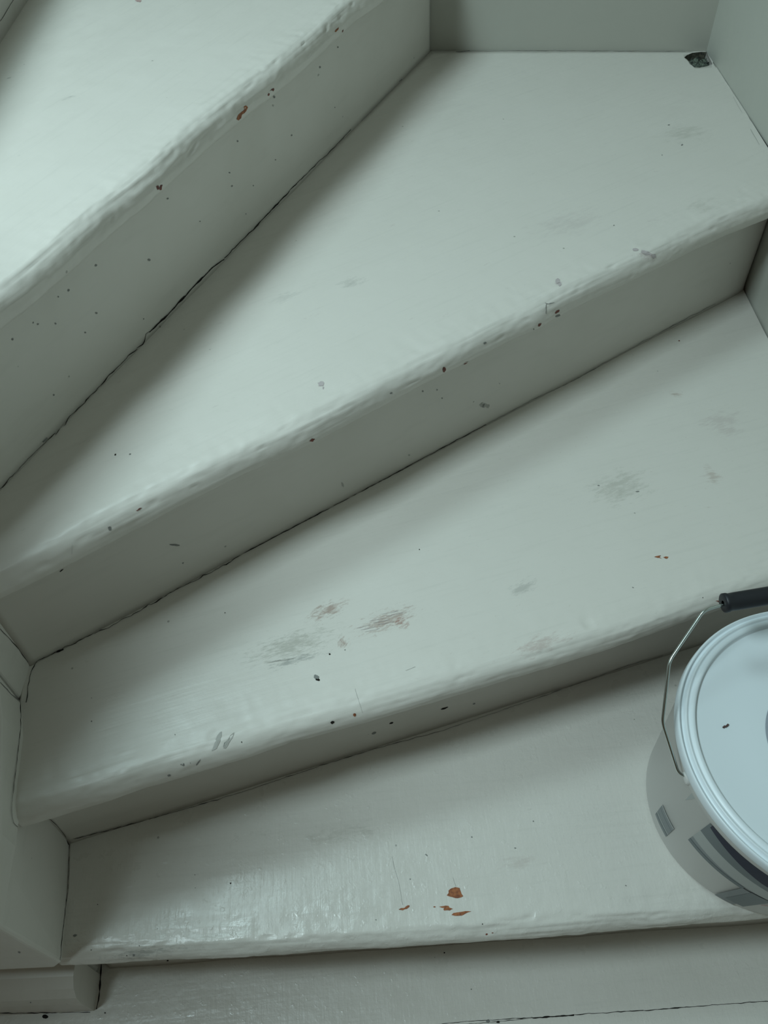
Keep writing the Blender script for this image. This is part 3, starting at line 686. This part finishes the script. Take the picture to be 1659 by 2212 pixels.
# handle: a bent wire bail swung over onto the step behind
zp = ZD+BH-.024
pr = ray((1484, 1681)); tt = (zp-CZ)/pr.z; P1 = Vector((pr.x*tt, pr.y*tt, zp))
PC = cen(BH-.024); d1 = Vector((P1.x-PC.x, P1.y-PC.y)); ax = d1.normalized(); RP = rr(BH-.024)+.0
AX = Vector((ax.x, ax.y, 0)); Cc3 = Vector((PC.x, PC.y, zp))
perp = Vector((ax.y, -ax.x, 0));  perp = perp if perp.y > 0 else -perp
bail_px = [(1466, 1672), (1431, 1562), (1446, 1428), (1521, 1318), (1562, 1306), (1659, 1284)]
best = None
for k in range(0, 900):
    tau = math.radians(k*.1)             # tilt from level
    bdir = perp*math.cos(tau)+Vector((0, 0, 1))*math.sin(tau)
    nn = AX.cross(bdir)
    def onp(p):
        r = ray(p); t = (Cc3-CAM).dot(nn)/r.dot(nn); q = CAM+r*t-Cc3; return q.dot(AX), q.dot(bdir)
    g0, g1 = onp((1562, 1306)), onp((1659, 1284))
    err = abs(g0[1]-g1[1])
    if best is None or err < best[0]: best = (err, tau, [onp(p) for p in bail_px], bdir)
print('BAIL', best[:3], 'axis', ax, 'P1r', d1.length, 'RP', RP)
err, tau, ab, bdir = best
def wire(name, pts, r, mat, parent, seg=10, label=None):
    cu = bpy.data.curves.new(name, 'CURVE'); cu.dimensions = '3D'; cu.bevel_depth = r; cu.bevel_resolution = 4; cu.use_fill_caps = True
    sp = cu.splines.new('POLY'); sp.points.add(len(pts)-1)
    for q, p in zip(sp.points, pts): q.co = (*p, 1)
    tmp = bpy.data.objects.new('tmp', cu); C.objects.link(tmp)
    dg = bpy.context.evaluated_depsgraph_get(); dg.update()
    me = bpy.data.meshes.new_from_object(tmp.evaluated_get(dg)); bpy.data.objects.remove(tmp)
    me.name = name
    me.materials.clear(); me.materials.append(mat); me.polygons.foreach_set('use_smooth', [True]*len(me.polygons))
    o = bpy.data.objects.new(name, me); C.objects.link(o); o.parent = parent
    bpy.context.view_layer.update(); o.matrix_parent_inverse = parent.matrix_world.inverted()
    if label: o['label'] = label
    return o
def rounded(pts, r, n=6):
    out = [pts[0]]
    for a, b, c in zip(pts, pts[1:], pts[2:]):
        rr_ = min(r, (a-b).length*.45, (c-b).length*.45)
        p, q = b+(a-b).normalized()*rr_, b+(c-b).normalized()*rr_
        for k in range(n+1): s = k/n; out.append(p*(1-s)**2+b*2*s*(1-s)+q*s*s)
    out.append(pts[-1]); return out
half = [(RP-.004, 0)]+[(RP+.010, .0)]+[(a, b) for a, b in ab[1:5]]
half[1] = ab[0]
B_ = (ab[4][1]+ab[5][1])/2
full2 = half+[(-a, b) for a, b in reversed(half)]
P3 = [Cc3+AX*a+bdir*b for a, b in full2]
M_WIRE = plain('zinc_wire', (.55, .60, .58), .22, 1.0)
wire('wire_handle', rounded(P3, .006), .00145, M_WIRE, bucket, label='thin bent zinc wire')
ga = ab[4][0]
Rg = .0092
v = []; f = []; n = 36
side = AX.cross(bdir)
prof = [(ga, .0025), (ga, .0030), (ga+.0000, .0078), (ga-.0008, Rg), (ga-.004, Rg), (ga-.006, Rg-.0008), (ga-.012, Rg-.0006), (-ga+.012, Rg-.0006), (-ga+.006, Rg-.0008), (-ga+.004, Rg), (-ga+.0008, Rg), (-ga, .0078), (-ga, .0025)]
for i in range(n):
    a = 2*math.pi*i/n
    for x, r in prof: v.append(Cc3+AX*x+bdir*(B_+r*math.cos(a))+side*(r*math.sin(a)))
m_ = len(prof)
for i in range(n):
    j = (i+1) % n
    for k in range(m_-1): f.append((i*m_+k, j*m_+k, j*m_+k+1, i*m_+k+1))
grip = link('handle_grip', v, f, [plain('black_plastic', (.009, .010, .014), .5)], bucket); grip['label'] = 'black plastic tube grip'
bm = bmesh.new(); bm.from_mesh(grip.data); bmesh.ops.recalc_face_normals(bm, faces=bm.faces); bm.to_mesh(grip.data); bm.free()
# pivot bosses
for s in (1, -1):
    v = []; f = []; n = 20; up = Vector((0, 0, 1)); tg = AX.cross(up)
    for i in range(n):
        a = 2*math.pi*i/n
        for d_, r in ((RP-.003, .007), (RP+.002, .006), (RP+.003, .0045), (RP+.003, .0)):
            v.append(Cc3+AX*s*d_+tg*r*math.cos(a)+up*r*math.sin(a))
    for i in range(n):
        j = (i+1) % n
        for k in range(3): f.append((i*4+k, j*4+k, j*4+k+1, i*4+k+1))
    link('handle_pivot', v, f, [M_BODY], bucket)

# a crumb of dirt lying on the lid
zl_ = ZD+.0005+BH-.0030
pts = [bp(p, zl_+.0006) for p in ((1562, 1572), (1565, 1569), (1567, 1570), (1570, 1568), (1573, 1565))]
cr = empty('tmp', (0, 0, 0))
crumb = wire('paint_flake', [Vector((p.x, p.y, zl_+.0009)) for p in pts], .0009, plain('brown_crumb', (.10, .055, .05), .8), cr)
crumb.parent = None; crumb.matrix_world = Matrix.Identity(4); bpy.data.objects.remove(cr)
tag(crumb, 'tiny dark brown crumb lying on the white bucket lid', 'crumb')
